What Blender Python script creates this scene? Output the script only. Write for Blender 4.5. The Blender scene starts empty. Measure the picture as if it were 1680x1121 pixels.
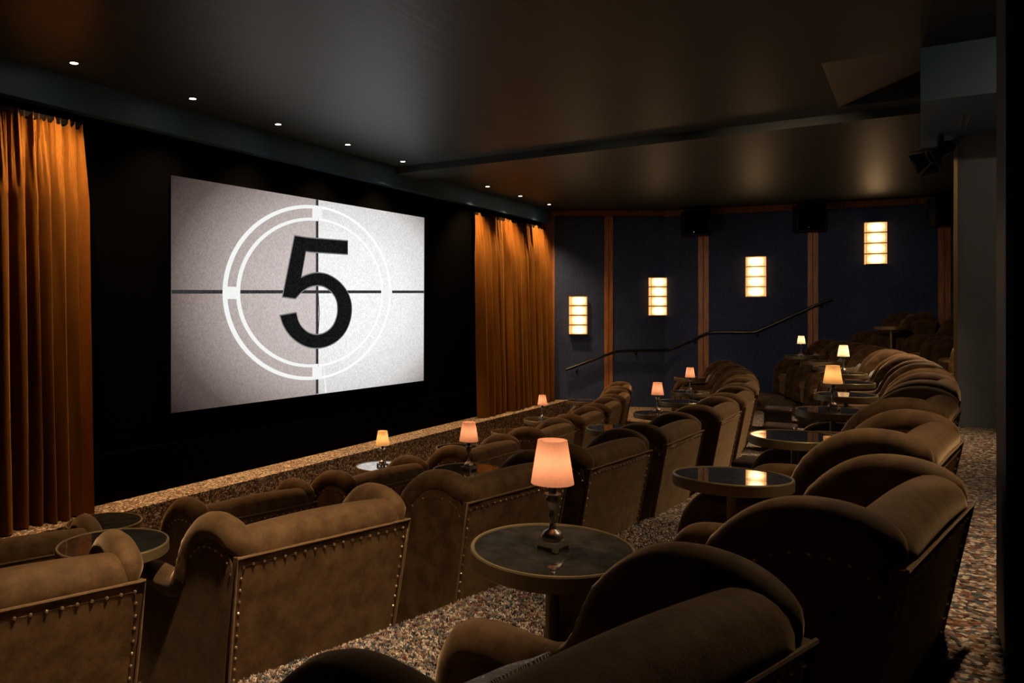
import bpy, bmesh, math, random
from mathutils import Vector, Matrix, noise
random.seed(7)
sc = bpy.context.scene
COL = sc.collection
PI = math.pi

# ------------------------------------------------------------------ helpers
def link(o, parent=None):
    COL.objects.link(o)
    if parent is not None:
        o.parent = parent
    return o

def tag(o, label=None, cat=None, group=None, kind=None):
    if label: o['label'] = label
    if cat: o['category'] = cat
    if group: o['group'] = group
    if kind: o['kind'] = kind
    return o

def thing(name, label, cat, loc=(0, 0, 0), rz=0.0, group=None):
    o = bpy.data.objects.new(name, None)
    o.empty_display_size = 0.1
    o.location = loc
    o.rotation_euler = (0, 0, rz)
    link(o)
    return tag(o, label, cat, group)

def mesh_obj(name, bm, mat, parent=None, smooth=True):
    bmesh.ops.recalc_face_normals(bm, faces=bm.faces)
    me = bpy.data.meshes.new(name)
    bm.to_mesh(me)
    bm.free()
    if smooth:
        me.polygons.foreach_set('use_smooth', [True] * len(me.polygons))
        try:
            me.set_sharp_from_angle(angle=math.radians(38 if smooth is True else smooth))
        except Exception:
            pass
    if mat is not None:
        for m in (mat if isinstance(mat, (list, tuple)) else [mat]):
            me.materials.append(m)
    return link(bpy.data.objects.new(name, me), parent)

def copy_tree(o, parent=None):
    c = o.copy()
    COL.objects.link(c)
    c.parent = parent
    for ch in list(o.children):
        copy_tree(ch, c)
    return c

def box(bm, x0, x1, y0, y1, z0, z1, bevel=0.0, seg=2):
    v = [bm.verts.new(p) for p in ((x0, y0, z0), (x1, y0, z0), (x1, y1, z0), (x0, y1, z0),
                                   (x0, y0, z1), (x1, y0, z1), (x1, y1, z1), (x0, y1, z1))]
    fs = [bm.faces.new([v[i] for i in q]) for q in ((3, 2, 1, 0), (4, 5, 6, 7), (0, 1, 5, 4), (1, 2, 6, 5), (2, 3, 7, 6), (3, 0, 4, 7))]
    if bevel > 0:
        es = list({e for f in fs for e in f.edges})
        bmesh.ops.bevel(bm, geom=es, offset=bevel, segments=seg, affect='EDGES', profile=0.5)
    return v

def prism(bm, poly, z0, z1):
    a = [bm.verts.new((x, y, z0)) for x, y in poly]
    b = [bm.verts.new((x, y, z1)) for x, y in poly]
    n = len(poly)
    bm.faces.new(a[::-1]); bm.faces.new(b)
    for i in range(n):
        bm.faces.new((a[i], a[(i + 1) % n], b[(i + 1) % n], b[i]))

def extrude_x(bm, poly, x0, x1, bevel=0.0, seg=2):
    """poly of (y, z) extruded along x"""
    a = [bm.verts.new((x0, y, z)) for y, z in poly]
    b = [bm.verts.new((x1, y, z)) for y, z in poly]
    n = len(poly)
    fs = [bm.faces.new(a[::-1]), bm.faces.new(b)]
    for i in range(n):
        fs.append(bm.faces.new((a[i], a[(i + 1) % n], b[(i + 1) % n], b[i])))
    if bevel > 0:
        es = list({e for f in fs[:2] for e in f.edges})
        bmesh.ops.bevel(bm, geom=es, offset=bevel, segments=seg, affect='EDGES', profile=0.5)

def lathe(bm, prof, n=24, cx=0.0, cy=0.0, cap=True):
    rings = []
    for r, z in prof:
        rings.append([bm.verts.new((cx + r * math.cos(2 * PI * i / n), cy + r * math.sin(2 * PI * i / n), z)) for i in range(n)])
    for a, b in zip(rings, rings[1:]):
        for i in range(n):
            bm.faces.new((a[i], a[(i + 1) % n], b[(i + 1) % n], b[i]))
    if cap:
        bm.faces.new(rings[0][::-1]); bm.faces.new(rings[-1])

def tube(bm, pts, rad, n=10, sx=1.0, cap=True, closed=False, up=Vector((0, 0, 1))):
    """sweep a (possibly elliptical) section; rad: float or list"""
    pts = [Vector(p) for p in pts]
    m = len(pts)
    rads = rad if isinstance(rad, (list, tuple)) else [rad] * m
    rings = []
    prev = None
    for i, p in enumerate(pts):
        if closed:
            t = (pts[(i + 1) % m] - pts[i - 1])
        else:
            t = (pts[min(i + 1, m - 1)] - pts[max(i - 1, 0)])
        t.normalize()
        if prev is None:
            u = up if abs(t.dot(up)) < 0.95 else Vector((1, 0, 0))
            s = t.cross(u).normalized()
        else:
            s = (prev - t * prev.dot(t)).normalized()
        prev = s
        w = s.cross(t).normalized()
        rings.append([bm.verts.new(p + (s * math.cos(2 * PI * k / n) * sx + w * math.sin(2 * PI * k / n)) * rads[i]) for k in range(n)])
    rng = range(m) if closed else range(m - 1)
    for i in rng:
        a, b = rings[i], rings[(i + 1) % m]
        for k in range(n):
            bm.faces.new((a[k], a[(k + 1) % n], b[(k + 1) % n], b[k]))
    if cap and not closed:
        bm.faces.new(rings[0][::-1]); bm.faces.new(rings[-1])
    return rings

def smooth_path(pts, sub=6):
    """Catmull-Rom"""
    P = [Vector(p) for p in pts]
    P = [P[0] * 2 - P[1]] + P + [P[-1] * 2 - P[-2]]
    out = []
    for i in range(1, len(P) - 2):
        for k in range(sub):
            t = k / sub
            a, b, c, d = P[i - 1], P[i], P[i + 1], P[i + 2]
            out.append(0.5 * ((2 * b) + (c - a) * t + (2 * a - 5 * b + 4 * c - d) * t * t + (3 * b - a - 3 * c + d) * t ** 3))
    out.append(P[-2].copy())
    return out

def soft_box(bm, c, h, r, cuts=5, bulge=(0, 0, 0), xf=None):
    """rounded, slightly pillowed block. c centre, h half sizes, r edge radius"""
    t = bmesh.new()
    bmesh.ops.create_cube(t, size=2.0)
    bmesh.ops.subdivide_edges(t, edges=t.edges, cuts=cuts * 2 + 1, use_grid_fill=True)
    c = Vector(c); hv = Vector(h)
    vm = {}
    for v in t.verts:
        q = Vector((v.co.x, v.co.y, v.co.z))
        # push samples toward edges so the rounding is well resolved
        p = Vector([math.copysign(abs(a) ** 0.75, a) * hh for a, hh in zip(q, hv)])
        inner = Vector([max(-(hh - r), min(hh - r, a)) for a, hh in zip(p, hv)])
        d = p - inner
        if d.length > 1e-9:
            d = d.normalized() * r
        p = inner + d
        f = [math.cos(max(-1, min(1, p[i] / hv[i])) * PI / 2) for i in range(3)]
        p.x += math.copysign(bulge[0] * f[1] * f[2], p.x) if abs(q.x) > .99 else 0
        p.y += math.copysign(bulge[1] * f[0] * f[2], p.y) if abs(q.y) > .99 else 0
        p.z += math.copysign(bulge[2] * f[0] * f[1], p.z) if abs(q.z) > .99 else 0
        p = p + c
        if xf: p = xf(p)
        vm[v] = bm.verts.new(p)
    for f in t.faces:
        bm.faces.new([vm[v] for v in f.verts])
    t.free()

# ------------------------------------------------------------------ materials
def mat(name):
    m = bpy.data.materials.new(name)
    m.use_nodes = True
    nt = m.node_tree
    b = nt.nodes['Principled BSDF']
    return m, nt, b

def N(nt, typ, **kw):
    n = nt.nodes.new(typ)
    for k, v in kw.items():
        if k in n.inputs.keys() if isinstance(k, str) else False:
            n.inputs[k].default_value = v
        else:
            setattr(n, k, v)
    return n

def ramp(nt, fac, stops, interp='LINEAR'):
    r = nt.nodes.new('ShaderNodeValToRGB')
    cr = r.color_ramp
    cr.interpolation = interp
    while len(cr.elements) < len(stops):
        cr.elements.new(0.5)
    for e, (p, c) in zip(cr.elements, stops):
        e.position = p
        e.color = (*c, 1) if len(c) == 3 else c
    nt.links.new(fac, r.inputs['Fac'])
    return r

def bump(nt, b, height, strength, dist):
    bp = nt.nodes.new('ShaderNodeBump')
    bp.inputs['Strength'].default_value = strength
    bp.inputs['Distance'].default_value = dist
    nt.links.new(height, bp.inputs['Height'])
    nt.links.new(bp.outputs['Normal'], b.inputs['Normal'])
    return bp

def coords(nt, which='Object', scale=(1, 1, 1)):
    tc = nt.nodes.new('ShaderNodeTexCoord')
    mp = nt.nodes.new('ShaderNodeMapping')
    mp.inputs['Scale'].default_value = scale
    nt.links.new(tc.outputs[which], mp.inputs['Vector'])
    return mp.outputs['Vector']

def noise_tex(nt, vec, scale, detail=4, rough=.6):
    n = nt.nodes.new('ShaderNodeTexNoise')
    n.inputs['Scale'].default_value = scale
    n.inputs['Detail'].default_value = detail
    n.inputs['Roughness'].default_value = rough
    nt.links.new(vec, n.inputs['Vector'])
    return n

def plain(name, col, rough=.5, metal=0.0, spec=.5, coat=0.0):
    m, nt, b = mat(name)
    b.inputs['Base Color'].default_value = (*col, 1)
    b.inputs['Roughness'].default_value = rough
    b.inputs['Metallic'].default_value = metal
    b.inputs['Specular IOR Level'].default_value = spec
    b.inputs['Coat Weight'].default_value = coat
    return m

def velvet(name, dark, light, sheen, tint, nscale=7.0, stretch=(1, 1, 1), srough=.35, bumpd=.002):
    m, nt, b = mat(name)
    v = coords(nt, 'Object', stretch)
    n = noise_tex(nt, v, nscale, 6, .65)
    r = ramp(nt, n.outputs['Fac'], [(.36, dark), (.62, light)])
    nt.links.new(r.outputs['Color'], b.inputs['Base Color'])
    b.inputs['Roughness'].default_value = .75
    b.inputs['Specular IOR Level'].default_value = .15
    b.inputs['Sheen Weight'].default_value = sheen
    b.inputs['Sheen Roughness'].default_value = srough
    b.inputs['Sheen Tint'].default_value = (*tint, 1)
    n2 = noise_tex(nt, coords(nt, 'Object'), 260, 2, .5)
    n3 = noise_tex(nt, coords(nt, 'Object'), 22, 3, .6)
    mx = nt.nodes.new('ShaderNodeMath'); mx.operation = 'MULTIPLY_ADD'
    nt.links.new(n3.outputs['Fac'], mx.inputs[0]); mx.inputs[1].default_value = 2.5
    nt.links.new(n2.outputs['Fac'], mx.inputs[2])
    bump(nt, b, mx.outputs[0], .45, bumpd)
    return m

M = {}
M['velvet'] = velvet('brown_velvet', (.058, .028, .010), (.116, .062, .024), .52, (.84, .58, .32), 10.0)
M['curtain'] = velvet('ochre_velvet', (.215, .080, .010), (.315, .130, .018), .35, (.9, .5, .15), 3.0, (1, 1, .25), .35, .001)
M['piping'] = velvet('piping_velvet', (.12, .07, .03), (.17, .10, .05), .6, (.8, .6, .4), 30.0)
M['brass'] = plain('aged_brass', (.42, .30, .15), .38, .9)
M['nail'] = plain('brass_nail', (.75, .55, .36), .28, 1.0)
M['rim'] = plain('olive_bronze', (.21, .155, .075), .42, .55)
M['gunmetal'] = plain('dark_nickel', (.30, .26, .23), .30, 1.0)
M['black_metal'] = plain('black_gloss_metal', (.006, .006, .007), .22, 0, .6)
M['black'] = plain('blackout_fabric', (.0004, .0004, .0005), .98, 0, .02)
M['speaker'] = plain('speaker_black', (.006, .006, .007), .6, 0, .3)
M['leg_wood'] = plain('dark_leg_wood', (.03, .013, .006), .35)
M['chrome'] = plain('satin_steel', (.6, .55, .48), .25, 1.0)

# ceiling paint (dark, eggshell)
def ceiling_mat(name, col, rough):
    m, nt, b = mat(name)
    v = coords(nt, 'Object', (1, 1, 1))
    n = noise_tex(nt, v, 1.3, 4, .6)
    r = ramp(nt, n.outputs['Fac'], [(.3, tuple(c * .85 for c in col)), (.7, tuple(c * 1.15 for c in col))])
    nt.links.new(r.outputs['Color'], b.inputs['Base Color'])
    b.inputs['Roughness'].default_value = rough
    b.inputs['Specular IOR Level'].default_value = .5
    v2 = coords(nt, 'Object', (.8, 9, 1))
    n2 = noise_tex(nt, v2, 1.6, 3, .5)
    bump(nt, b, n2.outputs['Fac'], .25, .01)
    return m
M['ceiling'] = ceiling_mat('dark_ceiling_paint', (.036, .045, .040), .44)
M['blue_paint'] = ceiling_mat('blue_grey_paint', (.085, .19, .32), .42)
M['grey_paint'] = ceiling_mat('slate_paint', (.27, .30, .35), .5)
M['recess'] = ceiling_mat('pale_recess_panel', (.50, .48, .42), .35)
M['dark_paint'] = ceiling_mat('near_black_paint', (.006, .007, .008), .5)

# blue woven wall fabric
m, nt, b = mat('navy_wall_fabric')
v = coords(nt, 'Object', (60, 60, 5))
n = noise_tex(nt, v, 1.6, 4, .7)
n2 = noise_tex(nt, coords(nt, 'Object'), 1.2, 3, .5)
r = ramp(nt, n.outputs['Fac'], [(.3, (.020, .031, .080)), (.7, (.055, .080, .175))])
r2 = ramp(nt, n2.outputs['Fac'], [(.3, (.8, .8, .8)), (.7, (1.15, 1.15, 1.15))])
mm = nt.nodes.new('ShaderNodeMix'); mm.data_type = 'RGBA'; mm.blend_type = 'MULTIPLY'; mm.inputs[0].default_value = 1
nt.links.new(r.outputs['Color'], mm.inputs[6]); nt.links.new(r2.outputs['Color'], mm.inputs[7])
nt.links.new(mm.outputs[2], b.inputs['Base Color'])
b.inputs['Roughness'].default_value = .8
b.inputs['Specular IOR Level'].default_value = .25
bump(nt, b, n.outputs['Fac'], .3, .004)
M['fabric_wall'] = m

# oak trim
m, nt, b = mat('stained_oak')
v = coords(nt, 'Object', (26, 26, 1.6))
n = noise_tex(nt, v, 1.5, 6, .65)
r = ramp(nt, n.outputs['Fac'], [(.32, (.19, .060, .014)), (.5, (.38, .137, .035)), (.68, (.52, .22, .068))])
nt.links.new(r.outputs['Color'], b.inputs['Base Color'])
b.inputs['Roughness'].default_value = .45
bump(nt, b, n.outputs['Fac'], .4, .003)
M['oak'] = m

# looped multi-colour carpet (same for floor and riser)
m, nt, b = mat('flecked_carpet')
geo = nt.nodes.new('ShaderNodeNewGeometry')
wob = noise_tex(nt, geo.outputs['Position'], 30, 2, .5)
add = nt.nodes.new('ShaderNodeVectorMath'); add.operation = 'MULTIPLY_ADD'
nt.links.new(wob.outputs['Color'], add.inputs[0]); add.inputs[1].default_value = (.02, .02, .02)
nt.links.new(geo.outputs['Position'], add.inputs[2])
vo = nt.nodes.new('ShaderNodeTexVoronoi'); vo.inputs['Scale'].default_value = 58
nt.links.new(add.outputs[0], vo.inputs['Vector'])
sep = nt.nodes.new('ShaderNodeSeparateColor'); nt.links.new(vo.outputs['Color'], sep.inputs[0])
r = ramp(nt, sep.outputs[0], [(0, (.045, .027, .017)), (.20, (.23, .080, .036)), (.37, (.085, .11, .125)), (.53, (.38, .285, .19)), (.72, (.66, .55, .41)), (.90, (.28, .155, .085))], 'CONSTANT')
nt.links.new(r.outputs['Color'], b.inputs['Base Color'])
b.inputs['Roughness'].default_value = .95
b.inputs['Specular IOR Level'].default_value = .1
b.inputs['Sheen Weight'].default_value = .15
inv = nt.nodes.new('ShaderNodeMath'); inv.operation = 'SUBTRACT'; inv.inputs[0].default_value = 1
nt.links.new(vo.outputs['Distance'], inv.inputs[1])
bump(nt, b, inv.outputs[0], 1.0, .02)
M['carpet'] = m

# antiqued mirror table top
m, nt, b = mat('antiqued_mirror')
n = noise_tex(nt, coords(nt, 'Object'), 14, 8, .7)
r = ramp(nt, n.outputs['Fac'], [(.35, (.30, .27, .22)), (.6, (.72, .68, .60))])
nt.links.new(r.outputs['Color'], b.inputs['Base Color'])
b.inputs['Metallic'].default_value = .97
r2 = ramp(nt, n.outputs['Fac'], [(.35, (.05, .05, .05)), (.6, (.02, .02, .02))])
nt.links.new(r2.outputs['Color'], b.inputs['Roughness'])
M['mirror'] = m

# dull red leather of the footstools
m, nt, b = mat('oxblood_leather')
n = noise_tex(nt, coords(nt, 'Object'), 20, 5, .6)
r = ramp(nt, n.outputs['Fac'], [(.3, (.010, .005, .004)), (.7, (.03, .013, .010))])
nt.links.new(r.outputs['Color'], b.inputs['Base Color']); b.inputs['Roughness'].default_value = .42
bump(nt, b, n.outputs['Fac'], .4, .01)
M['leather'] = m

# linen lamp shades
def shade_mat(name, col):
    m, nt, b = mat(name)
    out = nt.nodes['Material Output']
    w = nt.nodes.new('ShaderNodeTexWave'); w.bands_direction = 'Z'; w.inputs['Scale'].default_value = 90; w.inputs['Distortion'].default_value = 3
    w.inputs['Detail'].default_value = 3
    nt.links.new(coords(nt, 'Object'), w.inputs['Vector'])
    w2 = noise_tex(nt, coords(nt, 'Object', (1, 1, .12)), 240, 3, .6)
    mul = nt.nodes.new('ShaderNodeMath'); mul.operation = 'MULTIPLY'
    nt.links.new(w.outputs['Fac'], mul.inputs[0]); nt.links.new(w2.outputs['Fac'], mul.inputs[1])
    r = ramp(nt, mul.outputs[0], [(0, tuple(c * .72 for c in col)), (.5, col)])
    d = nt.nodes.new('ShaderNodeBsdfDiffuse'); t = nt.nodes.new('ShaderNodeBsdfTranslucent')
    nt.links.new(r.outputs['Color'], d.inputs['Color']); nt.links.new(r.outputs['Color'], t.inputs['Color'])
    mx = nt.nodes.new('ShaderNodeMixShader'); mx.inputs[0].default_value = .36
    nt.links.new(d.outputs[0], mx.inputs[1]); nt.links.new(t.outputs[0], mx.inputs[2])
    nt.links.new(mx.outputs[0], out.inputs['Surface'])
    return m
M['shade_rose'] = shade_mat('rose_linen', (.88, .46, .31))
M['shade_amber'] = shade_mat('amber_linen', (.92, .60, .26))
M['shade_cream'] = shade_mat('cream_linen', (.95, .82, .60))

def emit(name, col, strength):
    m, nt, b = mat(name)
    b.inputs['Base Color'].default_value = (.02, .02, .02, 1)
    b.inputs['Emission Color'].default_value = (*col, 1)
    b.inputs['Emission Strength'].default_value = strength
    return m
M['led'] = emit('downlight_lens', (1, .86, .66), 14)
M['bulb'] = emit('bulb_glow', (1, .75, .5), 8)

# sconce glass : bulb glow painted into the emission, brightest mid-tier
m, nt, b = mat('lit_ribbed_glass')
tc = nt.nodes.new('ShaderNodeTexCoord')
sp_ = nt.nodes.new('ShaderNodeVectorMath'); sp_.operation = 'SUBTRACT'; nt.links.new(tc.outputs['Generated'], sp_.inputs[0]); sp_.inputs[1].default_value = (.5, 1.0, .5)
sc_ = nt.nodes.new('ShaderNodeVectorMath'); sc_.operation = 'MULTIPLY'; nt.links.new(sp_.outputs[0], sc_.inputs[0]); sc_.inputs[1].default_value = (1.75, .5, 1.25)
ln_ = nt.nodes.new('ShaderNodeVectorMath'); ln_.operation = 'LENGTH'; nt.links.new(sc_.outputs[0], ln_.inputs[0])
n = noise_tex(nt, coords(nt, 'Object', (4, 4, 40)), 9, 3, .6)
ad = nt.nodes.new('ShaderNodeMath'); ad.operation = 'MULTIPLY_ADD'; nt.links.new(n.outputs['Fac'], ad.inputs[0]); ad.inputs[1].default_value = .5
nt.links.new(ln_.outputs['Value'], ad.inputs[2])
r = ramp(nt, ad.outputs[0], [(.25, (6.0, 4.0, 2.0)), (.6, (3.6, 2.3, 1.15)), (.95, (2.0, 1.02, .40)), (1.25, (1.4, .62, .20))])
nt.links.new(r.outputs['Color'], b.inputs['Emission Color'])
b.inputs['Base Color'].default_value = (.4, .35, .28, 1)
b.inputs['Emission Strength'].default_value = 1.0
b.inputs['Roughness'].default_value = .2
M['sconce_glass'] = m

# ------------------------------------------------------------------ room geometry constants
CX, CY = 8.06, 21.9                     # centre of the curved seating
R1, R2, R3 = 18.5, 20.34, 22.5          # radius of each row's back line
F1, F2, F3, F4 = -2.35, -1.975, -1.60, -1.10
CEIL = 2.12
W0 = (15.21, 6.5); W1 = (16.52, 4.475); WD = (.1507, -.9886)
def wall_pt(u):
    """point on the far wall, u metres from the screen-side corner"""
    L1 = math.hypot(W1[0] - W0[0], W1[1] - W0[1])
    if u <= L1:
        k = u / L1
        return (W0[0] + (W1[0] - W0[0]) * k, W0[1] + (W1[1] - W0[1]) * k), ((W1[0] - W0[0]) / L1, (W1[1] - W0[1]) / L1)
    k = u - L1
    return (W1[0] + WD[0] * k, W1[1] + WD[1] * k), WD
def wall_x(y):
    if y >= W1[1]:
        return W0[0] + (W0[1] - y) / (W0[1] - W1[1]) * (W1[0] - W0[0])
    return W1[0] + (W1[1] - y) * WD[0] / -WD[1]
def pol(R, th):
    return CX + R * math.sin(th), CY - R * math.cos(th)

# floor: stage step, front aisle and three curved tiers
STAGE_Z, STAGE_Y = -1.83, 6.13
XL = -1.6
def arc(R, bulge=0.0):
    pts = []
    n = 90
    th0 = -math.asin(min(1, (CX - XL) / R))
    for i in range(n + 1):
        th = th0 + (0.46 - th0) * i / n
        x, y = pol(R + bulge * min(1, max(0, (-th - .07) / .15)) ** 1.4, th)
        if x > wall_x(y) + .05:
            break
        pts.append((x, y))
    x, y = pts[-1]
    pts.append((wall_x(y) + .06, y + .02))
    return pts
bm = bmesh.new()
E12, E23, E34 = arc(R1 - .09), arc(R2 - .09), arc(22.07, .42)
def tier(front, back, z, zb):
    poly = front + back[::-1]
    # far end joins follow the wall
    prism(bm, poly, zb, z)
wallpts = [(W0[0] + .06, 6.5), (W1[0] + .06, W1[1])]
tier([(XL, STAGE_Y), (wall_x(STAGE_Y) + .06, STAGE_Y), (W1[0] + .06, W1[1])][::1], E12, F1, -2.6)
tier(E12, E23, F2, -2.6)
tier(E23, E34, F3, -2.6)
back_line = [(XL, -4.2), (wall_x(-4.2) + .05, -4.2)]
tier(E34, back_line, F4, -2.6)
prism(bm, [(XL, STAGE_Y), (wall_x(STAGE_Y) + .05, STAGE_Y), (W0[0] + .05, 6.62), (XL, 6.62)], -2.6, STAGE_Z)
o = mesh_obj('floor', bm, M['carpet'], smooth=False); tag(o, kind='structure')

# shaggy tufts where the camera is close to the pile
def pile(name, region, nz, count, size, label):
    verts = []; faces = []
    rnd = random.Random(3)
    k = 0
    while k < count:
        p = region(rnd)
        if p is None: continue
        x, y = p
        a = rnd.random() * 2 * PI; h = size * (0.6 + rnd.random() * .8); w = size * .38
        lx, ly = (rnd.random() - .5) * size * 1.5, (rnd.random() - .5) * size * 1.5
        i0 = len(verts)
        for j in range(3):
            aa = a + j * 2.094
            verts.append((x + w * math.cos(aa), y + w * math.sin(aa), nz - .002))
        for j in range(3):
            aa = a + j * 2.094
            verts.append((x + lx * .5 + w * .9 * math.cos(aa), y + ly * .5 + w * .9 * math.sin(aa), nz + h * .6))
        verts.append((x + lx, y + ly, nz + h))
        for j in range(3):
            q = (j + 1) % 3
            faces.append((i0 + j, i0 + q, i0 + 3 + q, i0 + 3 + j))
            faces.append((i0 + 3 + j, i0 + 3 + q, i0 + 6))
        k += 1
    me = bpy.data.meshes.new(name); me.from_pydata(verts, [], faces)
    me.polygons.foreach_set('use_smooth', [True] * len(me.polygons))
    me.materials.append(M['carpet'])
    ob = link(bpy.data.objects.new(name, me)); ob['kind'] = 'stuff'
    tag(ob, label, 'carpet')
def reg3(rnd):
    th = -.31 + rnd.random() * .21
    R = R2 - .09 + rnd.random() ** 1.6 * 1.25
    return pol(R, th)
pile('carpet_pile', reg3, F3, 46000, .019, 'flecked rust, cream and slate carpet pile between the second and third seat rows')
def reg4(rnd):
    th = -.29 + rnd.random() * .17
    return pol(R3 - .05 + rnd.random() * .9, th)

# ------------------------------------------------------------------ ceiling, soffit, beam, bulkhead
bm = bmesh.new()
T = CEIL + .5
XR = 18.2
box(bm, XL, 7.49, 0, 6.8, CEIL, T)
box(bm, 7.49, 9.2, .71, 6.8, CEIL, T)
box(bm, 9.2, XR, 0, 6.8, CEIL, T)
o = mesh_obj('ceiling', bm, M['ceiling'], smooth=False); tag(o, kind='structure')
# sloping reflector plate of the recess
bm = bmesh.new()
v = [bm.verts.new(p) for p in ((7.49, .71, CEIL), (9.2, .71, CEIL), (9.2, 0.0, CEIL + .26), (7.49, 0.0, CEIL + .26),
                               (7.49, .71, CEIL + .02), (9.2, .71, CEIL + .02), (9.2, 0.0, CEIL + .28), (7.49, 0.0, CEIL + .28))]
for q in ((0, 1, 2, 3), (7, 6, 5, 4), (0, 3, 7, 4), (1, 5, 6, 2), (0, 4, 5, 1), (3, 2, 6, 7)):
    bm.faces.new([v[i] for i in q])
o = mesh_obj('trim_2', bm, M['recess'], smooth=False); tag(o, kind='structure')
bm = bmesh.new(); box(bm, XL, XR, -4.3, 0.0, CEIL, T)
o = mesh_obj('ceiling_rear', bm, M['dark_paint'], smooth=False); tag(o, kind='structure')
bm = bmesh.new(); box(bm, XL, 15.21, 6.45, 6.8, 1.83, CEIL)
o = mesh_obj('soffit', bm, M['blue_paint'], smooth=False); tag(o, kind='structure')
bm = bmesh.new(); box(bm, 9.5, 10.12, 0, 6.45, 2.025, CEIL)
o = mesh_obj('trim_1', bm, M['ceiling'], smooth=False); tag(o, kind='structure')
bm = bmesh.new(); box(bm, 7.49, 9.6, -4.2, 0, 1.69, CEIL)
o = mesh_obj('bulkhead', bm, M['blue_paint'], smooth=False); tag(o, kind='structure')
# brass slot lines under the bulkhead
bm = bmesh.new()
box(bm, 8.15, 8.75, -.36, -.352, 1.684, 1.692); box(bm, 8.15, 8.75, -.31, -.302, 1.684, 1.692)
t = thing('ceiling_slot', 'pair of thin brass slots under the blue bulkhead at upper right', 'vent', (0, 0, 0))
o = mesh_obj('slot_strip', bm, M['brass'], t, smooth=False)

# ------------------------------------------------------------------ walls
bm = bmesh.new(); box(bm, XL, 15.4, 6.56, 6.8, -2.6, T)
o = mesh_obj('wall_screen', bm, M['black'], smooth=False); tag(o, kind='structure')
bm = bmesh.new(); box(bm, XL - .2, XL, -4.3, 6.8, -2.6, T)
o = mesh_obj('wall_left', bm, M['grey_paint'], smooth=False); tag(o, kind='structure')
bm = bmesh.new(); box(bm, XL - .2, XR, -4.4, -4.2, -2.6, T)
o = mesh_obj('wall_rear', bm, M['dark_paint'], smooth=False); tag(o, kind='structure')
bm = bmesh.new()
We = (W1[0] + WD[0] * 9, W1[1] + WD[1] * 9)
prism(bm, [W0, W1, (W1[0] + .3, W1[1] + .05), (W0[0] + .3, W0[1] + .2), (W0[0], W0[1] + .2)][::-1], -2.6, T)
prism(bm, [W1, We, (We[0] + .3, We[1]), (W1[0] + .3, W1[1] + .05)][::-1], -2.6, T)
o = mesh_obj('wall_right', bm, M['fabric_wall'], smooth=False); tag(o, kind='structure')
# pier with slate face under the bulkhead, brass edge
bm = bmesh.new(); box(bm, 9.17, 9.6, -4.2, -.30, F4, 1.69)
o = mesh_obj('wall_pier', bm, M['grey_paint'], smooth=False); tag(o, kind='structure')
bm = bmesh.new(); box(bm, 9.15, 9.2, -.30, -.27, F4, 1.69)
o = mesh_obj('trim_40', bm, M['brass'], smooth=False); tag(o, kind='structure')
# near jamb at the picture's right edge
bm = bmesh.new(); box(bm, 3.07, 3.4, -1.6, -.222, F4, CEIL, .012)
o = mesh_obj('wall_near', bm, M['dark_paint'], smooth=False); tag(o, kind='structure')

def wall_board(u0, u1, z0, z1, out, th, n):
    """board fixed on the far wall"""
    bm = bmesh.new()
    (ax, ay), d = wall_pt(u0 + .001); (bx, by), d2 = wall_pt(u1)
    nx, ny = d2[1], -d2[0]      # into the room
    if nx > 0: nx, ny = -nx, -ny
    off = out
    poly = [(ax + nx * off, ay + ny * off), (bx + nx * off, by + ny * off), (bx + nx * (off + th), by + ny * (off + th)), (ax + nx * (off + th), ay + ny * (off + th))]
    prism(bm, poly, z0, z1)
    o = mesh_obj(n, bm, M['oak'], smooth=False); tag(o, kind='structure'); return o
k = 3
L1 = math.hypot(W1[0] - W0[0], W1[1] - W0[1])
def uof(p):
    d = math.hypot(p[0] - W0[0], p[1] - W0[1])
    return d if p[1] >= W1[1] else L1 + math.hypot(p[0] - W1[0], p[1] - W1[1])
for a, b_ in (((15.22, 6.48), (15.27, 6.40)), ((15.84, 5.53), (15.93, 5.38)), ((16.62, 3.82), (16.65, 3.62)), ((16.92, 1.84), (16.95, 1.66)), ((17.24, -.27), (17.27, -.46))):
    ua, ub = uof(a), uof(b_); mid = (ua + ub) / 2
    for (p, q) in ((ua, mid - .006), (mid + .006, ub)):
        wall_board(p, q, -2.5, 2.0, 0, .022, 'trim_%d' % k); k += 1
wall_board(0.0, L1, 2.005, 2.105, 0, .03, 'trim_%d' % k); k += 1
wall_board(L1 + .001, L1 + 7.5, 1.985, 2.105, 0, .03, 'trim_%d' % k); k += 1
# oak pilaster beside the right curtain, on the screen wall
bm = bmesh.new(); box(bm, 14.98, 15.2, 6.44, 6.56, STAGE_Z, 1.83); 
o = mesh_obj('trim_%d' % k, bm, M['oak'], smooth=False); tag(o, kind='structure'); k += 1
bm = bmesh.new(); box(bm, 4.4, 14.98, 6.525, 6.57, STAGE_Z, -1.36)
o = mesh_obj('trim_%d' % k, bm, M['black'], smooth=False); tag(o, kind='structure')

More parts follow.
